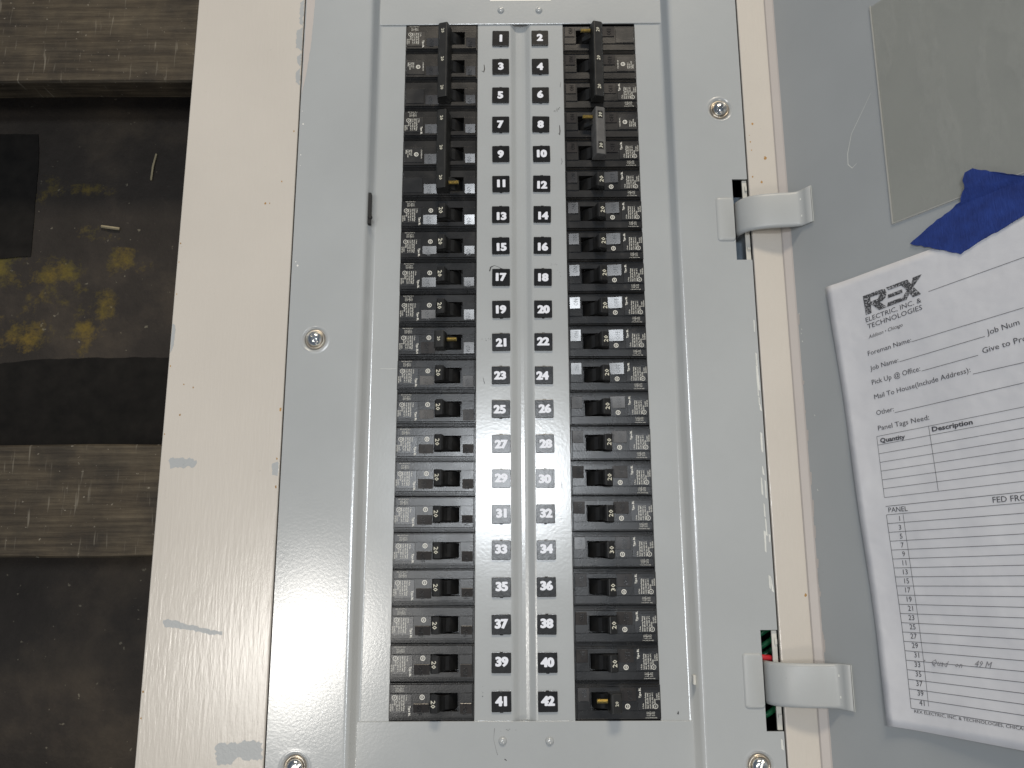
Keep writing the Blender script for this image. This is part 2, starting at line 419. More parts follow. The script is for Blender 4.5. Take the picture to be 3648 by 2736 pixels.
# grey trim cover, with screw dimples and hinge slots left open
SCREWS = [(-152.5, 0.0, 2.05), (154.8, 183.2, .85), (-151.5, -292.4, .5), (152.8, -293.1, 1.2), (-152, 292.4, .9), (154.8, -100000, 0)][:5]
hs = 12.0
us = sorted(set([-172.2, -164.5, -140.5, -121.5, 121.5, 142.8, 160.7, 166.8, 172.2]))
vcuts = [-400.5, -345, 345, 400.5, -271.4, -206.5, 59.6, 124.5, -12, 12, 171.2, 195.2, -304.8, -280.8, 280.4, 304.4]
vv = sorted(set(vcuts))
def cell(i, j):
    uc = (us[i]+us[i+1])/2; vc = (vv[j]+vv[j+1])/2
    if abs(uc) < 121.5 and abs(vc) < 345: return None
    if uc > 160.7 and (-271.4 < vc < -206.5 or 59.6 < vc < 124.5): return None
    for sx, sy, _ in SCREWS:
        if abs(uc-sx) < 12.5 and abs(vc-sy) < 12: return None
    return 12.0
# the right-hand screws sit between 142.8 and 166.8
cover = fixn(obj('trim_cover', *grid_heights(us, vv, cell, 10.6), M['grey'], panel))
# rolled wall from the flange down to the dead front
prof = [(121.5, 12), (120.3, 11.9), (119.2, 11.4), (118.3, 10.4), (117.3, 8.0), (115.2, 2.4), (114.3, .9), (113.0, .15), (112, .05)]
V, Fs = [], []
for px, pz in prof:
    yy = 345-121.5+px
    V += [(px, yy, pz), (-px, yy, pz), (-px, -yy, pz), (px, -yy, pz)]
for i in range(len(prof)-1):
    for k in range(4): Fs.append((i*4+k, (i+1)*4+k, (i+1)*4+(k+1) % 4, i*4+(k+1) % 4))
wall = obj('recess_wall', V, Fs, M['grey'], cover, smooth=True)
# dimples with screws
def dimple(cx, cy, hx, hy, rot):
    N = 40; V, Fs = [], []
    rings = [(11.2, 12.0), (10.6, 12.02), (9.9, 12.25), (9.2, 12.1), (8.2, 11.2), (7.2, 10.3), (5.5, 10.0), (2, 10.0)]
    for k in range(N):
        a = 2*math.pi*k/N; c, s = math.cos(a), math.sin(a); m_ = max(abs(c)/hx, abs(s)/hy); V.append((cx+c/m_, cy+s/m_, 12.0))
    for cnr, (sx, sy) in zip((0, 1, 2, 3), ((1, 1), (-1, 1), (-1, -1), (1, -1))):
        k = round(N*(cnr*90+45)/360); V[k] = (cx+sx*hx, cy+sy*hy, 12.0)
    for r_, z in rings:
        for k in range(N): a = 2*math.pi*k/N; V.append((cx+r_*math.cos(a), cy+r_*math.sin(a), z))
    for i in range(len(rings)):
        for k in range(N): k2 = (k+1) % N; Fs.append((i*N+k, i*N+k2, (i+1)*N+k2, (i+1)*N+k))
    Fs.append(tuple(len(rings)*N+k for k in range(N)))
    obj('screw_dimple', V, Fs, M['grey'], cover, smooth=True)
    sv = lathe([(7.6, 10.1), (7.7, 11.2), (7.0, 12.1), (6.2, 12.2), (5.7, 11.4)], 28, cx, cy)
    obj('washer', *sv, M['collar'], cover, smooth=True)
    # dome head with a slot
    hv, hf = lathe([(5.3, 11.2), (5.4, 12.6), (5.0, 13.6), (4.0, 14.6), (2.6, 15.2), (1.2, 15.45)], 28, cx, cy)
    o = obj('screw', hv, hf, M['steel'], cover, smooth=True)
    ca, sa = math.cos(rot), math.sin(rot); L, W = 4.6, .65; P = []
    for a, b_ in ((-L, -W), (L, -W), (L, W), (-L, W)): P.append((cx+a*ca-b_*sa, cy+a*sa+b_*ca))
    vb = [(x, y, 13.0) for x, y in P]+[(x, y, 15.75) for x, y in P]
    sl = obj('screw_slot', vb, box(0, 1, 0, 1, 0, 1)[1], M['cavity'], cover)
    bm = o.modifiers.new('slot', 'BOOLEAN'); bm.operation = 'DIFFERENCE'; bm.object = sl; bm.solver = 'EXACT'
    dg = bpy.context.evaluated_depsgraph_get(); me = bpy.data.meshes.new_from_object(o.evaluated_get(dg))
    o.modifiers.clear(); o.data = me; bpy.data.objects.remove(sl)
for sx, sy, rr_ in SCREWS:
    ux = (12.0, 12.0)
    ax0, ax1 = ((-164.5, -140.5) if sx < 0 else (142.8, 166.8))
    cyy = {0.0: 0.0, 183.2: 183.2, -292.4: -292.8, -293.1: -292.8, 292.4: 292.4}[sy]
    dimple((ax0+ax1)/2, cyy, 12.0, 12.0, rr_)
# embossed bosses beside the hinge slots
for y0, y1 in ((75, 109), (-256.5, -222)):
    ym = (y0+y1)/2; hy = (y1-y0)/2; Vb, Fb, nb = [], [], 0
    for dz, ins in ((11.9, 0), (12.35, .15), (12.85, .7), (13.15, 1.5), (13.25, 2.4)):
        o_ = rbox(153.9, ym, 6.75-ins, hy+.6-ins*1.0, max(.3, 2.4-ins*.6), dz, dz, 5)[0]; nb = len(o_)//2; Vb += [(x+ins*.9, y, z) for x, y, z in o_[:nb]]
    for a_ in range(4):
        for k in range(nb): Fb.append((a_*nb+k, a_*nb+(k+1) % nb, (a_+1)*nb+(k+1) % nb, (a_+1)*nb+k))
    Fb.append(tuple(range(4*nb, 5*nb)))
    obj('embossed_boss', Vb, Fb, M['hingegrey'], cover, smooth=True)
# pale clip strips inside the slots, and inner plate
for y0, y1 in ((59.9, 124.2), (-271.1, -206.8)):
    obj('slot_clip', *box(168.6, 172.0, y0+.2, y1-.2, 8.6, 10.2), M['greyclip'], panel)
    obj('clip_tab', *box(170.2, 171.8, y1-9, y1-5.5, 10.25, 11.4), M['greyclip'], panel)
    obj('clip_tab', *box(169.6, 171.8, y0+8, y0+10, 10.25, 11.2), M['greyclip'], panel)
obj('inner_bracket', *box(163.3, 175, 50, 117, -6, -4.6), M['interior'], panel)
# wires seen through the lower slot
rnd = random.Random(5)
for k in range(9):
    y = -268+k*7.6
    obj('green_wire', *tube([(150, y-6+rnd.uniform(-3, 3), -14-(k % 3)*4), (162, y, -10-(k % 3)*4), (170, y+5, -9-(k % 2)*4), (184, y+13, -16)], 2.0), M['wiregreen'], panel, smooth=True)
obj('red_wire', *tube([(140, -225.5, -3), (160, -225, 3), (168, -225.5, 4.5), (180, -231, -4)], 2.0), M['wirered'], panel, smooth=True)
obj('white_wire', *tube([(140, -249.5, -4), (160, -249, 1), (168, -248.6, 1), (182, -247, -4)], 1.9), M['wirewhite'], panel, smooth=True)
# latch slot in the left recess wall
obj('latch_slot', *box(-117.0, -114.8, 91, 116, 6.2, 10.7), M['cavity'], panel)
obj('latch_pin', *lathe([(1.6, 9.5), (1.6, 11.2), (1.0, 11.6)], 12, -115.0, 96), M['cavity'], panel)
# small punched mark in the right recess wall
obj('punched_lug', *box(114.3, 116.2, -242.5, -236, 4.0, 8.4), M['greyclip'], panel, bevel=.5)

# ---------------------------------------------------------------- dead front
XI, XO, YT, YB = 34.5, 92.7, 266.9, -266.5
prof = [(-34.5, -3), (-34.5, -.3), (-34.2, 0), (-9.0, 0), (-8.0, -.12), (-7.2, -.5), (-4.4, -2.7), (-3.4, -3.2), (-1.2, -3.45), (1.2, -3.45), (3.4, -3.2), (4.4, -2.7), (7.2, -.5), (8.0, -.12), (9.0, 0), (34.2, 0), (34.5, -.3), (34.5, -3)]
V, Fs = [], []
for x, z in prof: V += [(x, YB-3, z), (x, YT+3, z)]
for i in range(len(prof)-1): Fs.append((2*i, 2*i+2, 2*i+3, 2*i+1))
df = obj('dead_front', V, Fs, M['grey'], panel, smooth=False)
for s in (-1, 1):
    obj('side_rail', *box(min(s*XO, s*113.2), max(s*XO, s*113.2), YB-3, YT+3, -3, 0), M['grey'], df, bevel=.35)
top = obj('end_plate', *box(-114.5, 114.5, YT, 336, -.5, 1.1), M['grey'], df, bevel=.5)
bot = obj('end_plate', *box(-114.5, 114.5, -336, YB, -.5, 1.1), M['grey'], df, bevel=.5)
for x, y in ((-15.7, 279.6), (15.3, 279.3), (-15.1, -279.1), (16.7, -279.2)):
    obj('rivet', *lathe([(2.9, 1.05), (2.8, 1.6), (2.3, 2.2), (1.5, 2.7), (.6, 2.9)], 18, x, y), M['grey'], df, smooth=True)
obj('dark_backing', *box(-100, 100, -275, 275, -26, -25), M['cavity'], panel)
obj('sticker', *box(-24.6, 25.2, 287.9, 330, 1.1, 1.3), M['white'], df)
# pen ticks, scuffs and smudges
def pen(name, pts, wd, mat, par=df, z=.12): return obj(name, *strip(pts, wd, z), M[mat], par)
pen('pen_mark', [(-29.3, 231), (-28.9, 227), (-29.6, 224.4), (-31.2, 225.4)], [.5, .8, .9, .3], 'ink')
pen('pen_mark', [(30.6, 177.2), (30.9, 172), (30.5, 169), (29.5, 170.3)], [.5, .8, .9, .3], 'ink')
pen('pen_mark', [(-24.5, 56.0), (-23.7, 59.2), (-21.0, 60.6), (-17.2, 59.2), (-14.4, 57.4), (-9, 57.2)], [.9, .9, .25, .2, .25, .7], 'ink')
pen('pen_mark', [(-29.2, -27), (-28.2, -31.5)], [.2, .5], 'ink')
pen('pen_mark', [(32.2, 215), (31.6, 210.5)], [.15, .3], 'ink')
pen('pen_mark', [(31.6, 149), (32.2, 146), (31.4, 143.6)], [.15, .3, .2], 'ink')
pen('pen_mark', [(27.6, -104), (27.8, -109)], [.2, .3], 'ink')
pen('pen_mark', [(-20.6, -271), (-21.2, -278), (-19.2, -286), (-18.4, -288)], [.5, .2, .3, .5], 'smudge', z=1.16)
pen('pen_mark', [(-13.8, -290.5), (-12.4, -291.5)], [.7, .4], 'ink', z=1.16)
pen('pen_mark', [(104.4, -262.5), (104.8, -260.6)], [1.2, .4], 'ink')
pen('scratch', [(-106, -19.6), (-99, -20.0), (-93.6, -19.6)], [.15, .3, .2], 'scuff')
for k in range(46):
    cx, cy, sx, sy = random.choice(((27.6, 190, 2.0, 1.8), (30, 192, 1.6, 1.2), (-27, 3, 2.6, 2.2), (24, 61, 3, 1.5), (-12, -273, 4, 4), (29, 53, 2, 3), (-29, -247, .8, 3)))
    x, y = random.gauss(cx, sx*.6), random.gauss(cy, sy*.6); r_ = random.uniform(.12, .42)
    o = obj('smudge_speck', *lathe([(r_, 0), (r_*.6, .02)], 6), M['smudge' if k % 3 else 'ink'], df); o.location = (x*MM, y*MM, (.08 if cy > -268 else 1.14)*MM)

# ---------------------------------------------------------------- chips, rust and scuffs on the trim
ZB = 12.86
def chip(pts, seed, rough=.5, mat='chip', z=ZB, name='paint_chip'): return obj(name, *blob(pts, z, rough, seed, 1.3), M[mat], trim)
chip([(-252.9, -88.6), (-249.5, -87.2), (-238, -87.4), (-232.5, -88.8), (-232.5, -92.5), (-236, -93.6), (-251, -94.8)], 1, .9)
chip([(-258, 12), (-255.4, 10.5), (-255.6, -4), (-257.9, -10)], 2, .35)
chip([(-247.5, -198.5), (-244, -197.6), (-231, -201.2), (-214, -205.2), (-205.6, -206.2), (-206, -208), (-214, -208), (-232, -204.6), (-246, -203.0)], 4, .55)
chip([(-206, -280), (-203.5, -278), (-190, -277.5), (-186.5, -275.5), (-174.4, -277.3), (-174.6, -287.6), (-184, -288), (-190, -286.4), (-194, -291), (-204, -291)], 5, .9)
chip([(-178.6, -92), (-175, -90), (-174, -90), (-174, -100), (-178, -99.6)], 6, .4)
for i, (y0, y1, wd) in enumerate(((282, 258, 3.0), (257, 236, 4.6), (234, 222, 2.8), (221, 206, 3.2))):
    chip([(-173.6, y0), (-173.6-wd, y0-3), (-173.4-wd, y1+3), (-173.6, y1)], 10+i, .5)
rp = [(-183.2, 124.6, .8), (-194.8, 106.7, 1.1), (-191.5, 106.8, .7), (-176, 166.5, 1.0), (-174.7, -52.5, 1.5), (-175.4, -88, .9), (-175, -108, 1.2), (-239, -36, .8), (-247, -56, .9),
      (-246.0, -33.6, .7), (193.0, -183.6, 1.4), (176.5, 155.0, .8), (177, 148, .7), (187.2, 141.4, 1.7), (183, 121.5, 1.4), (176.4, 126, .9), (179, 170, 1.2), (176, 160.5, .5), (-256.8, 75, .8), (-256.9, 60, .6), (-256.8, -20, .8), (-257, -70, .7), (-256.6, 35, .6), (-257, -245, .9), (-256.8, -262, .8)]
for i, (x, y, r_) in enumerate(rp):
    obj('rust_spot', *blob([(x+r_*math.cos(a)*(.6), y+r_*math.sin(a)*.9) for a in [k*.785 for k in range(8)]], ZB, r_*.25, 50+i, .5), M['rust'], trim)
# pale scuffs along the right edge of the grey cover and beige overspray on the left
for i in range(26):
    y = random.uniform(-285, 40); ln = random.uniform(4, 16); x = 170.6-random.uniform(0, 3.2)*(1 if y < -80 else .4)
    if y-ln < -205 and y > -272: continue
    obj('edge_scuff', *blob([(x, y), (x+random.uniform(.4, 1.5), y-1), (x+random.uniform(.5, 1.6), y-ln), (x, y-ln+1)], 12.04+i*.006, .09, 80+i, 1.2), M['scuff'], cover)
obj('beige_overspray', *blob([(-171.6, 283), (-164.8, 283), (-166.5, 240), (-169.2, 215), (-171.6, 198)], 12.06, .25, 99, 3), M['beige2'], cover)
for i, (x, y, r_) in enumerate(((-169.4, 173, .7), (-170, 147, .5), (-170.6, 184, .4), (-168, 57, .8), (-169.5, 60, .5), (-169.9, 138, .3))):
    obj('paint_fleck', *lathe([(r_, 0), (r_*.7, .12)], 7, 0, 0), M['white'], cover).location = (x*MM, y*MM, 12.02*MM)

# ---------------------------------------------------------------- door, swung open and propped up at 60 degrees
TH = math.radians(60); DX, DZ = 200.3, 16.2
def DP(s, y, n=0.): return (DX+s*math.cos(TH)-n*math.sin(TH), y, DZ+s*math.sin(TH)+n*math.cos(TH))
def dbox(s0, s1, y0, y1, n0, n1):
    v, f = box(s0, s1, y0, y1, n0, n1); return [DP(*p) for p in v], f
door = obj('door', *dbox(0, 340, -396, 396, -1.5, 0), M['greydoor'], panel)
edge = obj('door_edge', [(194.8, -396, 13.3), (195.4, -396, 14.3), (200.0, -396, 16.5), (200.9, -396, 17.3), (200.9, -396, 14.0),
                         (194.8, 396, 13.3), (195.4, 396, 14.3), (200.0, 396, 16.5), (200.9, 396, 17.3), (200.9, 396, 14.0)],
           [(0, 1, 6, 5), (1, 2, 7, 6), (2, 3, 8, 7), (3, 4, 9, 8), (4, 0, 5, 9), (0, 4, 3, 2, 1), (5, 6, 7, 8, 9)], M['beige2'], door)
for a in (dbox(337, 340, -396, 396, 0, 14), dbox(3, 337, 393, 396, 0, 14), dbox(3, 337, -396, -393, 0, 14)): obj('door_return', *a, M['greydoor'], door)
# ragged overspray where the beige edge meets the grey
for i in range(30):
    y = random.uniform(-250, 20); ln = random.uniform(3, 10); wd = random.uniform(.9, 3.2)
    v, f = blob([(.4, y), (wd, y-1), (wd*.8, y-ln), (.4, y-ln)], 0, .09, 130+i, 1.2)
    obj('overspray_patch', [DP(x, yy, .08+i*.006) for x, yy, _ in v], f, M['beige2'], door)
# vinyl pocket for the circuit directory
N = 26; V, Fs = [], []
for i in range(N+1):
    for j in range(N+1):
        s = 84.3+i/N*230; y = 55.2+j/N*160
        bul = 1.0+1.8*math.sin(math.pi*i/N)*math.sin(math.pi*j/N)+noise.noise(Vector((s*.035, y*.02, 0)))*1.6+noise.noise(Vector((s*.02+y*.05, y*.01, 7)))*1.2
        if i in (0, N) or j in (0, N): bul = .35
        V.append(DP(s, y, bul))
for i in range(N):
    for j in range(N): a = i*(N+1)+j; Fs.append((a, a+N+1, a+N+2, a+1))
pocket = obj('document_pocket', V, Fs, M['vinyl'], door, smooth=True)
def dstrip(name, pts, wd, n, mat, par):
    v, f = strip(pts, wd, 0); return obj(name, [DP(x, y, n) for x, y, _ in v], f, M[mat], par)
obj('weld_seam', *join(dbox(83.9, 84.8, 54.9, 216, .3, .8), dbox(84.8, 315, 54.9, 55.5, .3, .8)), M['vinyledge'], pocket)
dstrip('scratch', [(78, 153), (70, 143), (60, 131), (55.5, 118), (55, 110), (58, 106), (62, 108)], [.2, .3, .4, .6, .7, .6, .2], .1, 'scuff', door)
for s, y in ((2.6, 16), (3.6, 4), (3.0, 1), (6.5, -112), (3.4, -5), (9, -60)):
    dstrip('scratch', [(s, y), (s+.6, y-1.2)], .6, .1, 'scuff', door)

# ---------------------------------------------------------------- hinges
def hinge(yc, hw, seed):
    path = [(163.2, 4.5), (163.9, 10), (165.8, 14.6), (169.5, 18.8), (175, 21.8), (181, 23.6), (188, 24.8), (194, 25.6), (199, 26.0), (203.3, 27.0)]
    path += [(DX+s*math.cos(TH)-1.4*math.sin(TH), DZ+s*math.sin(TH)+1.4*math.cos(TH)) for s in (13.5, 17.0, 22.5)]
    n = len(path); V, Fs = [], []; t = 1.3
    prof_ = [(-1, -t), (-1, -.2), (-.965, .7), (-.90, 1.25), (-.8, 1.5), (.8, 1.5), (.90, 1.25), (.965, .7), (1, -.2), (1, -t)]
    for i, (x, z) in enumerate(path):
        a = Vector(path[max(i-1, 0)]); b_ = Vector(path[min(i+1, n-1)]); tt = (b_-a).normalized(); nn = Vector((-tt.y, tt.x))
        k = .15 if i >= n-3 else 1
        w_ = hw*(1 if i < n-3 else 1.02)
        for y, h in prof_: q = Vector((x, z))+nn*(h*k if h > 0 else h*k); V.append((q.x, yc+y*w_, q.y))
    m_ = len(prof_)
    for i in range(n-1):
        for k in range(m_): Fs.append((i*m_+k, i*m_+(k+1) % m_, (i+1)*m_+(k+1) % m_, (i+1)*m_+k))
    Fs.append(tuple(range(m_))); Fs.append(tuple((n-1)*m_+k for k in range(m_)))
    o = fixn(obj('hinge', V, Fs, M['hingegrey'], panel, smooth=True))
    for dy in (-.45, .5):
        obj('weld_mark', [DP(*p) for p in ((9.6, yc+hw*dy, 3.6), (14, yc+hw*dy+.6, 1.8), (14, yc+hw*dy-1, 1.8), (9.8, yc+hw*dy-1.1, 3.6))], [(0, 1, 2, 3)], M['scuff'], o)
    dstrip('leaf_edge', [(23.2, yc+hw*1.02), (23.2, yc-hw*1.02)], .7, 1.2, 'scuff', o)
    return o
hinge(93.5, 13.6, 1); hinge(-240.8, 14.0, 2)

# ================================================================ NUMBER TAGS
tagm = obj('number_tag', *join(rbox(0, 0, 6.75, 6.75, .7, 0.02, 1.3), box(-1.1, 1.1, 6.7, 7.3, .05, .9)), M['tag'], bevel=.25)
base_tag = tagm.data; base_tag_mod = True
def word(n):
    ones = 'zero one two three four five six seven eight nine ten eleven twelve thirteen fourteen fifteen sixteen seventeen eighteen nineteen'.split()
    return ones[n] if n < 20 else ['twenty', 'thirty', 'forty'][n//10-2]+('-'+ones[n % 10] if n % 10 else '')
def tag_desc(n):
    s = 'left' if n % 2 else 'right'
    return f'black square tag printed {n} ({word(n)}), {s} of the central groove'
for r_ in range(21):
    for c in (0, 1):
        n = 2*r_+1+c
        if n == 1: o = tagm
        else: o = tagm.copy(); COL.objects.link(o)
        x = (-15.9, 15.9)[c]; y = (10-r_)*25.4
        o.location = ((x+random.uniform(-.15, .15))*MM, (y+random.uniform(-.15, .15))*MM, 0)
        flip = math.pi if random.random() < .45 else 0
        o.rotation_euler = (random.uniform(-.01, .01), random.uniform(-.01, .01), flip+random.uniform(-.018, .018))
        tag(o, tag_desc(n), 'number tag', 'numbered tags along the central strip')
        q_ = text2d(str(n), .035, 0, 3); h_ = text2d('H', .035, 0, 3); wdt = 6.1/(h_[5]-h_[4])*(q_[3]-q_[2])*1.06
        jx, jy = random.uniform(-.4, .4), random.uniform(-.5, .4)
        if 12 <= n <= 16: jx += .7; jy -= 1.0
        if n in (23, 24, 25): jx -= .9
        if n in (27, 28, 29): jx += .2
        if n > 30: jy += .8
        v, f = join(*[put_text(str(n), jx+dx_, jy+dy_, 6.1, 0, 1.40+.02*k_, wdt, 'c', .035, 0, 3) for k_, (dx_, dy_) in enumerate(((-.36, 0), (.36, 0), (0, .16), (0, -.16)))])
        if flip: v = [(-a, -b_, cc) for a, b_, cc in v]
        obj('numeral', v, f, M['numeral'], o)

# ================================================================ BREAKERS (right-hand orientation; left ones are turned half round)
us_b = [0, 1.0, 10.4, 29.9, 57.2, 58.2]
vs_b = [-12.6, -12.2, -11.5, -5.9, 5.9, 9.4, 10.4, 11.2, 12.0, 12.6]
def body_z(i, j):
    if j in (0, 8): return -1.6
    if j == 1: return -.7
    if j == 6: return -.7
    if j == 7: return -1.2
    if j == 5: return 0.4
    if i in (0, 4): return .4
    if j == 2: return 1.2
    if i == 2 and j == 3: return -7.0
    return 1.9
BODY = grid_heights(us_b, vs_b, body_z, -20)
HPROF = [(11.5, -6.5), (14.5, -2.2), (17.2, .8), (19.6, 2.6), (21.4, 5.4), (22.8, 9.2), (23.8, 10.4), (24.6, 10.6), (28.6, 9.4), (29.3, 8.4), (29.6, 0), (29.6, -6.5)]
HT = [5.2, 5.2, 5.0, 4.6, 4.7, 5.3, 5.7, 5.8, 5.8, 5.8, 5.6, 5.4]
def label_print(kind, u0=42.3):
    """lines of type that run from bottom to top of the label"""
    ms = []; z = 2.36; A_ = math.pi/2
    if kind == 'text' or kind == 'textlong':
        ms.append(put_text('Type BL' if kind == 'text' else 'Type BLH', u0+2.2, 2.2 if kind == 'text' else 1.0, 1.45, A_, z, None, 'l', .03))
        lines = [('1 Pole', 3.0, -4.6), ('Interrupting Rating', 4.6, -4.6), ('MAX. RMS SYM. AMPS.', 6.2, -4.6), ('10,000 120/240V A.C.', 7.8, -4.6), ('HACR Type, SWD, 40°C', 9.4, -4.6), ('LISTED', 11.0, -1.5), ('E-10251', 12.4, 1.0), ('ISSUE NO.', 13.8, 1.0)]
        for s, du, v0 in lines: ms.append(put_text(s, u0+du+1.1, v0 if du > 3.1 or True else v0, .95, A_, z, min(10.2, len(s)*.56), 'l', .012))
        ms.append(ring(u0+12.0, -3.2, 1.35, 1.65, z)); ms.append(put_text('UL', u0+12.4, -4.0, 1.0, A_, z, 1.5, 'l', .03))
    if kind == 'text' or kind == 'textlong':
        ms.append(strip([(u0+8.2, -9.6), (u0+8.2, -6.4)], .18, 2.36-.7)); ms.append(strip([(u0+5.6, -8.1), (u0+11.4, -8.1)], .18, 2.36-.7))
        for du, dv in ((5.6, -7.6), (9.2, -7.6), (5.8, -9.6), (9.2, -9.6)): ms.append(put_text('CU-AL' if du < 6 else '60/75', u0+du, dv, .75, 0, 1.66, 2.2, 'l'))
        ms.append(put_text('DUAL AMTSPD WIRE', u0+5.2, -11.0, .62, 0, 1.66, 7.6, 'l'))
    if kind == 'mark':
        ms.append(ring(u0+5.2, .6, 1.2, 1.75, z)); ms.append(put_text('SA', u0+5.9, -.3, 1.1, A_, z, 1.9, 'l', .03))
        for s, du, w_ in (('CU-AL WIRE 60/75', 1.6, 7.5), ('240V A.C.', 9.4, 5.5), ('TRIP UNIT', 10.8, 4.5), ('LOAD 120/240', 12.2, 6.5), ('AMPERE', 13.6, 3.5)): ms.append(put_text(s, u0+du, -3.4, .95, A_, z, w_, 'l', .012))
    return join(*ms)
def mark_print(): return join(ring(35.3, -3.3, 1.25, 1.75, 2.02, 16), put_text('SA', 35.9, -4.2, 1.2, math.pi/2, 2.02, 1.9, 'l', .04))
MESH = {}
def sh(name, key, build, mat, parent, **kw):
    """object that shares its mesh with alike pieces"""
    if key not in MESH:
        o = obj(name, *build(), M[mat], parent, **kw); MESH[key] = o
        return o
    s = MESH[key]; o = s.copy(); o.name = name; COL.objects.link(o); o.parent = parent
    o.location = (0, 0, 0); o.rotation_euler = (0, 0, 0); return o
def emb(s, u, v, h, wd): return put_text(s, u, v, h, math.pi/2, .52, wd, 'l', .03)
def on_plate(): return join(box(1.4, 9.3, .2, 8.9, 1.85, 2.35))
def off_plate(): return join(box(30.4, 41.2, .2, 8.9, 1.85, 2.35))
def emboss_text(s, u, v, h, wd):
    V2, F2 = put_text(s, u, v, h, math.pi/2, 2.38, wd, 'l', -.01, 0, 1)
    return [(x, y, z) for x, y, z in V2], F2
rndb = random.Random(21)
def pole(par, v0, kind, rating='20', handle=True, rate=True, tiltleft=False):
    loc = (0, v0*MM, 0)
    b_ = sh('body', 'body', lambda: BODY, 'breaker', par, bevel=.28, seg=1); b_.location = loc
    lp = sh('label_plate', 'label_plate', lambda: rbox(49.6, .9 if kind != 'x' else 1.5, 7.3, 6.3, .4, 1.8, 2.28), 'labelblack', par, bevel=.12, seg=1); lp.location = loc
    if kind != 'plain': sh('printing', 'pr'+kind, lambda: label_print(kind), 'print', lp)
    if kind in ('text', 'textlong') and rate:
        mk = sh('approval_mark', 'mark', mark_print, 'print', par); mk.location = loc
    for nm, key, bd, cx, s in (('on_plate', 'onp', on_plate, 5, 'ON'), ('off_plate', 'offp', off_plate, 36, 'OFF')):
        p_ = sh(nm, key, bd, 'plate', par, bevel=.15, seg=1); p_.location = (0, v0*MM, .1*MM)
        tx, ty = rndb.gauss(.0, .022), rndb.gauss(0, .010)
        p_.rotation_euler = (tx, 0, 0); p_.location = (0, v0*MM, (.08+abs(tx)*4)*MM)
        if tiltleft: p_.rotation_euler = (-.208+tx*.5, 0, 0); p_.location = (0, (v0)*MM, 1.1*MM)
        if s == 'ON': sh('raised_word', 'w'+s, lambda: (lambda q: (q[0], q[1]))(emboss3('ON', 7.6, 2.6, 3.2, 4.9)), 'breaker', p_)
        else: sh('raised_word', 'w'+s, lambda: emboss3('OFF', 38.6, 1.3, 3.2, 6.6), 'breaker', p_)
    if handle:
        h = sh('handle', 'handle', lambda: prism(HPROF, 0, 0, HT), 'handle', par, bevel=.35, seg=2); h.location = loc
        fr = sh('rating', 'rt'+rating, lambda: tilt(put_text(rating, 28.5, -2.5, 3.1, math.pi/2, 0, 5.0, 'l', .012)), 'ratingprint', h)
def tilt(m_):
    v, f = m_; return [(x, y, 10.64-(x-24.6)*.3+.06) for x, y, z in v], f
def emboss3(s, u, v, h, wd):
    V2, F2 = put_text(s, u, v, h, math.pi/2, 0, wd, 'l', -.012, 0, 1)
    n = len(V2); from collections import Counter
    V3 = [(x, y, 2.35) for x, y, _ in V2]+[(x, y, 2.75) for x, y, _ in V2]; F3 = [tuple(i+n for i in f) for f in F2]
    cnt = Counter(); 
    for f in F2:
        for a, b_ in zip(f, f[1:]+f[:1]): cnt[frozenset((a, b_))] += 1
    for f in F2:
        for a, b_ in zip(f, f[1:]+f[:1]):
            if cnt[frozenset((a, b_))] == 1: F3.append((a, b_, b_+n, a+n))
    return V3, F3
def brass_screw(par, u0, u1, v, z, r=1.8):
    """threaded screw along u"""
    pts = []; V, Fs = [], []; n = 12; k = 0; seg = 10
    st = 22
    for i in range(st+1):
        u = u0+(u1-u0)*i/st; rr_ = r*(1.0 if i % 2 else .78)
        for j in range(seg): a = 2*math.pi*j/seg; V.append((u, v+rr_*math.cos(a), z+rr_*math.sin(a)))
    for i in range(st):
        for j in range(seg): j2 = (j+1) % seg; Fs.append((i*seg+j, i*seg+j2, (i+1)*seg+j2, (i+1)*seg+j))
    Fs += [tuple(range(seg)), tuple(st*seg+j for j in range(seg))]
    return fixn(obj('clamp_screw', V, Fs, M['brass'], par, smooth=False))
def clamp(par, v, hw=6.4, zt=12.6):
    """U-shaped lock over a handle, open towards the centre"""
    pr = [(21.6, 3.0), (22.9, zt-.8), (24.2, zt), (29.6, zt-1.4), (30.6, zt-2.6), (30.9, 2.0)]
    V, Fs = prism(pr, v-hw, v+hw)
    return obj('handle_clamp', V, Fs, M['tie'], par, bevel=.5, seg=2)
def tie(par, v0, v1, mat, ratings, windows, zt=13.2):
    pr = [(20.6, 2.6), (21.6, 7.5), (23.2, zt-.6), (24.0, zt), (29.8, zt-1.6), (30.9, zt-2.8), (31.2, 2.0)]
    o = obj('handle_tie', *prism(pr, v0, v1), M[mat], par, bevel=.45, seg=2)
    for v, s in ratings:
        if windows: obj('window', *[[(x, y, zt+.02-(x-24.0)*.276+z) for x, y, z in (lambda q: q[0])(box(24.9, 28.9, v-3.2, v+3.2, .0, .08))], box(0, 1, 0, 1, 0, 1)[1]], M['cavity'], o)
        t_, f_ = put_text(s, 28.3, v-1.9, 2.3 if not windows else 2.7, math.pi/2, 0, 3.8, 'l', .015)
        obj('rating', [(x, y, zt-(x-24.0)*.276+.16) for x, y, z in t_], f_, M['ratingprint'], o)
    return o
XR = 34.6
def place(t, row, right):
    t.location = ((XR if right else -XR)*MM, ((10-row)*25.4+(-.0))*MM, 0); t.rotation_euler = (0, 0, 0 if right else math.pi)
ordn = lambda n: f'beside tag {n}'
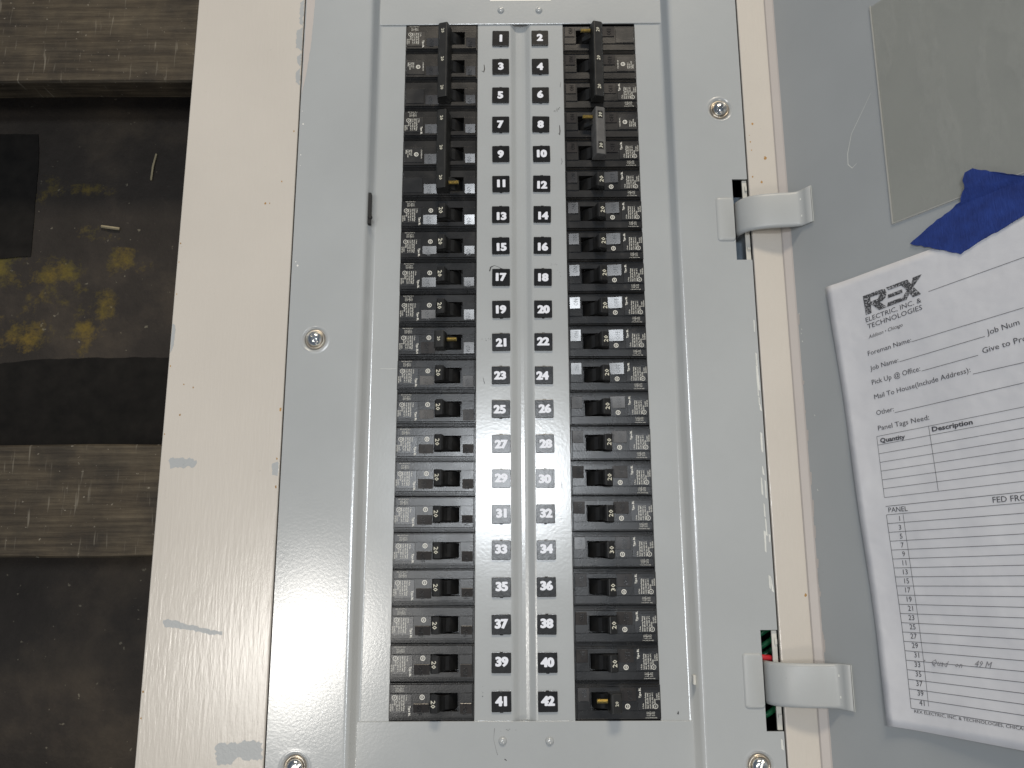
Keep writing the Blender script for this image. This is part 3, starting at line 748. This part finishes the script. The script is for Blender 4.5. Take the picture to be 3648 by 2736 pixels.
# three-pole units at the top left (rows 0-2 and 3-5): origin at the middle pole
def three_pole(row_mid, right, label, spec, ties, mat, screw):
    t = thing('tied_breaker', label, 'circuit breaker', group='handle-tied circuit breakers'); place(t, row_mid, right)
    for v0, kind in spec: pole(t, v0, kind, handle=False, rate=False, tiltleft=not right); hh = sh('handle', 'handle_plain', lambda: prism(HPROF, 0, 0, HT), 'handle', t, bevel=.35, seg=2); hh.location = (0, v0*MM, 0)
    vlo, vhi, rts, win = ties; tie(t, vlo, vhi, mat, rts, win)
    if screw is not None:
        brass_screw(t, 13.5, 21.5, screw, 8.6)
        obj('screw_bracket', *prism([(15.5, -2), (15.2, 2.5), (18.8, 5.4), (21.4, 7.6), (22.4, 3.0), (22, -2)], screw-5.6, screw-2.0), M['tie'], t, bevel=.4)
    return t
# left: local +v points down the picture
three_pole(1, False, 'triple breaker tied by one long black bar beside tags 1, 3 and 5', [(-25.4, 'text'), (0, 'mark'), (25.4, 'plain')],
           (-32.5, 32.8, [(-25, '20'), (0, '20'), (25, '20')], False), 'tie', None)
three_pole(4, False, 'triple breaker with long black bar and brass screw beside tags 7, 9 and 11', [(-25.4, 'text'), (0, 'mark'), (25.4, 'plain')],
           (-32.5, 33.2, [(-25, '20'), (0, '20'), (25, '20')], False), 'tie', 27.5)
three_pole(1, True, 'triple breaker with a long black bar and brass screw beside tags 2, 4 and 6', [(25.4, 'plain'), (0, 'mark'), (-25.4, 'text')],
           (-33.2, 32.6, [(25, '20'), (0, '20'), (-25, '20')], True), 'tie', 26.5)
t2 = thing('tied_breaker', 'double breaker with short grey tie bar marked 30 beside tags 8 and 10', 'circuit breaker', group='handle-tied circuit breakers'); place(t2, 3, True)
for v0, kind in ((0, 'mark'), (-25.4, 'text')):
    pole(t2, v0, kind, handle=False, rate=False); hh = sh('handle', 'handle_plain', lambda: prism(HPROF, 0, 0, HT), 'handle', t2, bevel=.35, seg=2); hh.location = (0, v0*MM, 0)
tie(t2, -32.0, 7.6, 'tiegrey', [(1, '30'), (-25, '30')], True, 14.2); brass_screw(t2, 13.5, 21.5, 1.6, 8.6)
obj('screw_bracket', *prism([(15.5, -2), (15.2, 2.5), (18.8, 5.4), (21.4, 7.6), (22.4, 3.0), (22, -2)], -4.2, -.6), M['tie'], t2, bevel=.4)
# singles
def single(kind, rating):
    t = thing('single_breaker', 'x', 'circuit breaker', group='single-pole circuit breakers')
    pole(t, 0, kind, rating); return t
proto = single('text', '20')
used = False
def mk_single(row, right, n):
    global used
    if n in (34, 36): t = single('text', '30')
    elif n == 21: t = single('textlong', '20')
    elif n == 42: t = single('text', '20')
    else:
        if not used: t = proto; used = True
        else: t = copy_tree(proto)
        for ch in t.children:
            if ch.name.split('.')[0] in ('on_plate', 'off_plate'):
                tx = rndb.gauss(0, .03); ch.rotation_euler = (tx, 0, 0); ch.location.z = (.08+abs(tx)*4)*MM
                if n == 19: ch.rotation_euler = (-.02, 0, 0)
                if right:
                    lt = .13+rndb.gauss(0, .018); lx = .11+rndb.gauss(0, .02); uc_ = 36 if ch.name.startswith('off') else 5
                    if ch.name.startswith('on'): lx *= .55
                    ch.rotation_euler = (lt, -lx, 0); ch.location.z = (-uc_*math.sin(lx)-.77+.9)*MM
                if not right: lt = .200+rndb.gauss(0, .018); ch.rotation_euler = (-lt, 0, 0); ch.location.z = 1.0*MM
            if ch.name.split('.')[0] == 'handle': ch.rotation_euler = (0, rndb.uniform(-.02, .02), rndb.uniform(-.008, .008))
    place(t, row, right); t.location.x += rndb.uniform(-.2, .2)*MM; t.location.y += rndb.uniform(-.12, .12)*MM
    t.rotation_euler.z += rndb.uniform(-.004, .004); t.rotation_euler.x = rndb.gauss(0, .006)
    side = 'right' if right else 'left'
    lab = f'black single breaker marked {"30" if n in (34, 36) else "20"} in the {side} column beside tag {word(n)}'
    if n == 21: lab = 'black single breaker with boxy handle clamp and brass screw beside tag 21'
    if n == 42: lab = 'black single breaker with clamped handle and brass screw, bottom right, beside tag 42'
    t['label'] = lab
    if n in (21, 42):
        clamp(t, 0)
        rt, f_ = put_text('20', 28.1, -1.6, 2.2, math.pi/2, 0, 3.2, 'l', .015); obj('rating', [(x, y, 12.75-(x-24.2)*.26) for x, y, z in rt], f_, M['ratingprint'], t)
        brass_screw(t, 14.0, 21.5, 1.2 if n == 42 else -.6, 7.4)
    return t
for r_ in range(6, 21): mk_single(r_, False, 2*r_+1)
for r_ in range(5, 21): mk_single(r_, True, 2*r_+2)

# ================================================================ PAPER FORM taped to the door
def lift(s, y):
    """gentle curl: free bottom corner and left edge stand a little off the door"""
    b_ = max(0, (-y-150)/110); rr_ = max(0, (s-70)/130)
    return .5+1.2*math.exp(-((s-30-(27-y)*.064)/9)**2)+b_*b_*(1.5+10*rr_)+.5*math.sin(y*.045+s*.02)
def lerp(a, b_, t): return (a[0]+(b_[0]-a[0])*t, a[1]+(b_[1]-a[1])*t)
PTL, PBL = (29.4, 27.5), (47.8, -259.2); PTR, PBR = (245, 33), (262, -256)
N, Mm = 44, 56; V, Fs = [], []
for j in range(Mm+1):
    a = lerp(PTL, PBL, j/Mm); b_ = lerp(PTR, PBR, j/Mm)
    bow = -1.2*math.sin(math.pi*j/Mm)
    for i in range(N+1):
        s, y = lerp(a, b_, i/N); s += bow*(1-i/N)*-.6
        V.append(DP(s, y, lift(s, y)))
for j in range(Mm):
    for i in range(N): a = j*(N+1)+i; Fs.append((a, a+1, a+N+2, a+N+1))
paper = thing('paper_form', 'white printed job form taped to the open grey door', 'paper form', (0, 0, 0))
sheet = obj('sheet', V, Fs, M['paper'], paper, smooth=True)
md = sheet.modifiers.new('thick', 'SOLIDIFY'); md.thickness = .0002; md.offset = 1
# convert photographed text anchor points into the door's own s,y millimetres
def on_sheet(m_, extra=.22):
    v, f = m_; return [DP(x, y, lift(x, y)+extra) for x, y, _ in v], f
def subdiv_line(p0, p1, wd=.28):
    n = max(2, int(math.hypot(p1[0]-p0[0], p1[1]-p0[1])/5)); return strip([lerp(p0, p1, k/n) for k in range(n+1)], wd, 0)
def ptext(s, p0, p1, h, **kw):
    a = math.atan2(p1[1]-p0[1], p1[0]-p0[0]); L = math.hypot(p1[0]-p0[0], p1[1]-p0[1])
    return put_text(s, p0[0], p0[1], h, a, 0, L, 'l', **kw)
LETTERS = [
    ('ELECTRIC, INC. &', (58.1, -5.3), (98.8, -2.5), 3.13, ''),
    ('TECHNOLOGIES', (58.9, -10.0), (98.9, -7.2), 3.13, ''),
    ('Addison \u2022 Chicago', (58.8, -16.7), (84.4, -14.5), 2.32, 'i'),
    ('Foreman Name:', (57.0, -27.9), (89.1, -25.9), 3.07, ''),
    ('Job Name:', (57.5, -38.1), (78.6, -36.7), 3.07, ''),
    ('Pick Up @ Office:', (57.7, -47.6), (92.8, -45.2), 3.24, ''),
    ('Mail To House(Include Address):', (58.4, -57.4), (124.3, -52.2), 3.07, ''),
    ('Other:', (58.7, -68.0), (71.5, -67.2), 3.07, ''),
    ('Panel Tags Need:', (59.0, -78.1), (94.9, -76.1), 3.07, ''),
    ('Job Num', (136.9, -32.9), (155.6, -31.2), 3.22, ''),
    ('Give to Pro', (132.9, -43.0), (158.6, -41.0), 3.22, ''),
    ('Quantity', (59.7, -86.2), (77.5, -85.8), 2.96, 'b'),
    ('Description', (95.9, -83.8), (121.6, -82.8), 3.00, 'b'),
    ('FED FROM', (128.0, -128.5), (150.5, -128.2), 3.22, ''),
    ('PANEL', (61.4, -130.6), (74.8, -130.4), 2.96, ''),
    ('REX ELECTRIC, INC. & TECHNOLOGIES, CHICAGO', (66.4, -249.0), (136.7, -247.8), 1.66, ''),
]
LINES = [((104.1, 2.9), (162.5, 6.4)), ((89.5, -25.8), (158.8, -22.3)), ((79.2, -36.6), (135.4, -33.3)), ((93.5, -45.5), (130.0, -43.4)), ((125.4, -53.7), (154.9, -52.9)), ((71.9, -68.3), (153.5, -64.1)), ((59.6, -126.8), (145.8, -123.6))]
TABLE1 = ((57.4, -81.8), (151.8, -77.3), (59.3, -121.2), (146.6, -117.8))
TABLE2 = ((59.6, -132.1), (145.0, -129.5), (64.4, -246.8), (130.1, -246.0))
DIV1 = ((93.9, -79.9), (96.0, -119.5))
DIV2 = ((71.3, -132.3), (76.2, -245.8))
LOGO = [(57.6, 13.0), (99.7, 15.2), (58.6, -0.3), (99.1, 2.7)]
HAND = [(75.6, -218.0), (82.0, -219.3), (91.3, -217.9), (95.3, -218.9), (100.0, -218.5), (107.3, -216.3), (112.6, -216.7), (117.3, -217.6)]
ms = []; bold = []
for s, p, q, h, st in LETTERS:
    (bold if st == 'b' else ms).append(ptext(s, p, q, h, offset=.03 if st == 'b' else 0, shear=.3 if st == 'i' else 0, res=2))
for t_ in ms: obj('printed_line', *on_sheet(t_), M['toner'], sheet)
for t_ in bold: obj('bold_heading', *on_sheet(t_), M['toner'], sheet)
def quad(T, a, b_): return lerp(lerp(T[0], T[2], b_), lerp(T[1], T[3], b_), a)
ln = [subdiv_line(a, b_, .30) for a, b_ in LINES]
for k in range(8): ln.append(subdiv_line(quad(TABLE1, 0, k/7), quad(TABLE1, 1.15, k/7), .26))
ln += [subdiv_line(TABLE1[0], TABLE1[2], .26), subdiv_line(DIV1[0], DIV1[1], .26)]
for k in range(22): ln.append(subdiv_line(quad(TABLE2, 0, k/21), quad(TABLE2, 1.15, k/21), .28))
ln += [subdiv_line(TABLE2[0], TABLE2[2], .30), subdiv_line(DIV2[0], lerp(DIV2[0], DIV2[1], .985), .26)]
obj('ruled_lines', *on_sheet(join(*ln), .18), M['toner'], sheet)
nums = []
for k in range(21):
    p = lerp(DIV2[0], DIV2[1], (k+.86)/21); nums.append(put_text(str(2*k+1), p[0]-2.6, p[1]+.75, 3.0, .02, 0, None, 'r', res=2))
obj('row_numbers', *on_sheet(join(*nums)), M['toner'], sheet)
# logo: slanted R, three-bar E, X
def LQ(a, b_): return lerp(lerp(LOGO[2], LOGO[3], a), lerp(LOGO[0], LOGO[1], a), b_)
def poly(pts): return [LQ(a, b_)+(0,) for a, b_ in pts], [tuple(range(len(pts)))]
lg = [poly([(.0, 0), (.11, 0), (.12, .5), (.13, 1), (.0, 1)]), poly([(.12, .80), (.27, .80), (.30, .74), (.42, .74), (.40, .95), (.33, 1), (.12, 1)]),
      poly([(.28, .74), (.26, .58), (.12, .58), (.12, .40), (.33, .40), (.40, .52), (.42, .74)]), poly([(.14, .40), (.28, .40), (.40, 0), (.25, 0)]),
      poly([(.46, .82), (.70, .82), (.70, 1), (.36+.06, 1)]), poly([(.43, .42), (.69, .42), (.69, .60), (.44, .60)]), poly([(.40, 0), (.66, 0), (.66, .2), (.42, .2)]),
      poly([(.64, 1), (.79, 1), (.86, .62), (1.0, 0), (.86, 0), (.78, .40)]), poly([(.88, 1), (1.03, 1), (.88, .52), (.82, .40)]), poly([(.62, 0), (.75, 0), (.84, .40), (.79, .52)])]
obj('logo_letters', *on_sheet(join(*lg), .24), M['speckle'], sheet)
# pencilled note in row 31-33
a0 = HAND[0]; hand = [put_text('\u2022', a0[0], a0[1]-2, 3, 0, 0, .8, 'l'), put_text('Quad', HAND[1][0]-1.5, HAND[1][1]-1.2, 3.4, -.02, 0, 11.0, 'l', offset=0, shear=.5),
    put_text('on', HAND[3][0], HAND[3][1]-1.2, 3.0, .0, 0, 4.6, 'l', offset=0, shear=.5), put_text('49 M', HAND[5][0], HAND[5][1]-2.4, 3.6, .0, 0, 10.4, 'l', offset=0, shear=.45)]
obj('pencil_note', *on_sheet(join(*hand), .45), M['pencil'], sheet)

# blue tape: two torn layers over the paper's upper edge
def tape_mesh(pts, n):
    v, f = blob(pts, 0, .35, 77, 2.5); return [DP(x, y, n+lift(x, y)+max(0, min(1, (y-50)/6))*2.6) for x, y, _ in v], f
TAPE = [(141.9, 68.4), (156.7, 59.6), (168.6, 52.6), (176.3, 48.3), (174.2, 32.3), (165.8, 30.1), (149.5, 26.0), (140.2, 24.6), (126.9, 19.8), (112.4, 28.1), (95.3, 37.3), (102.3, 41.0), (114.6, 46.4), (130.8, 52.0), (135.7, 58.3), (134.9, 63.6), (137.0, 67.8)]
tp = obj('masking_tape', *tape_mesh(TAPE, .7), M['tape'])
md = tp.modifiers.new('thick', 'SOLIDIFY'); md.thickness = .0004; md.offset = 1
tag(tp, 'torn strip of blue masking tape over the top edge of the paper form', 'tape')
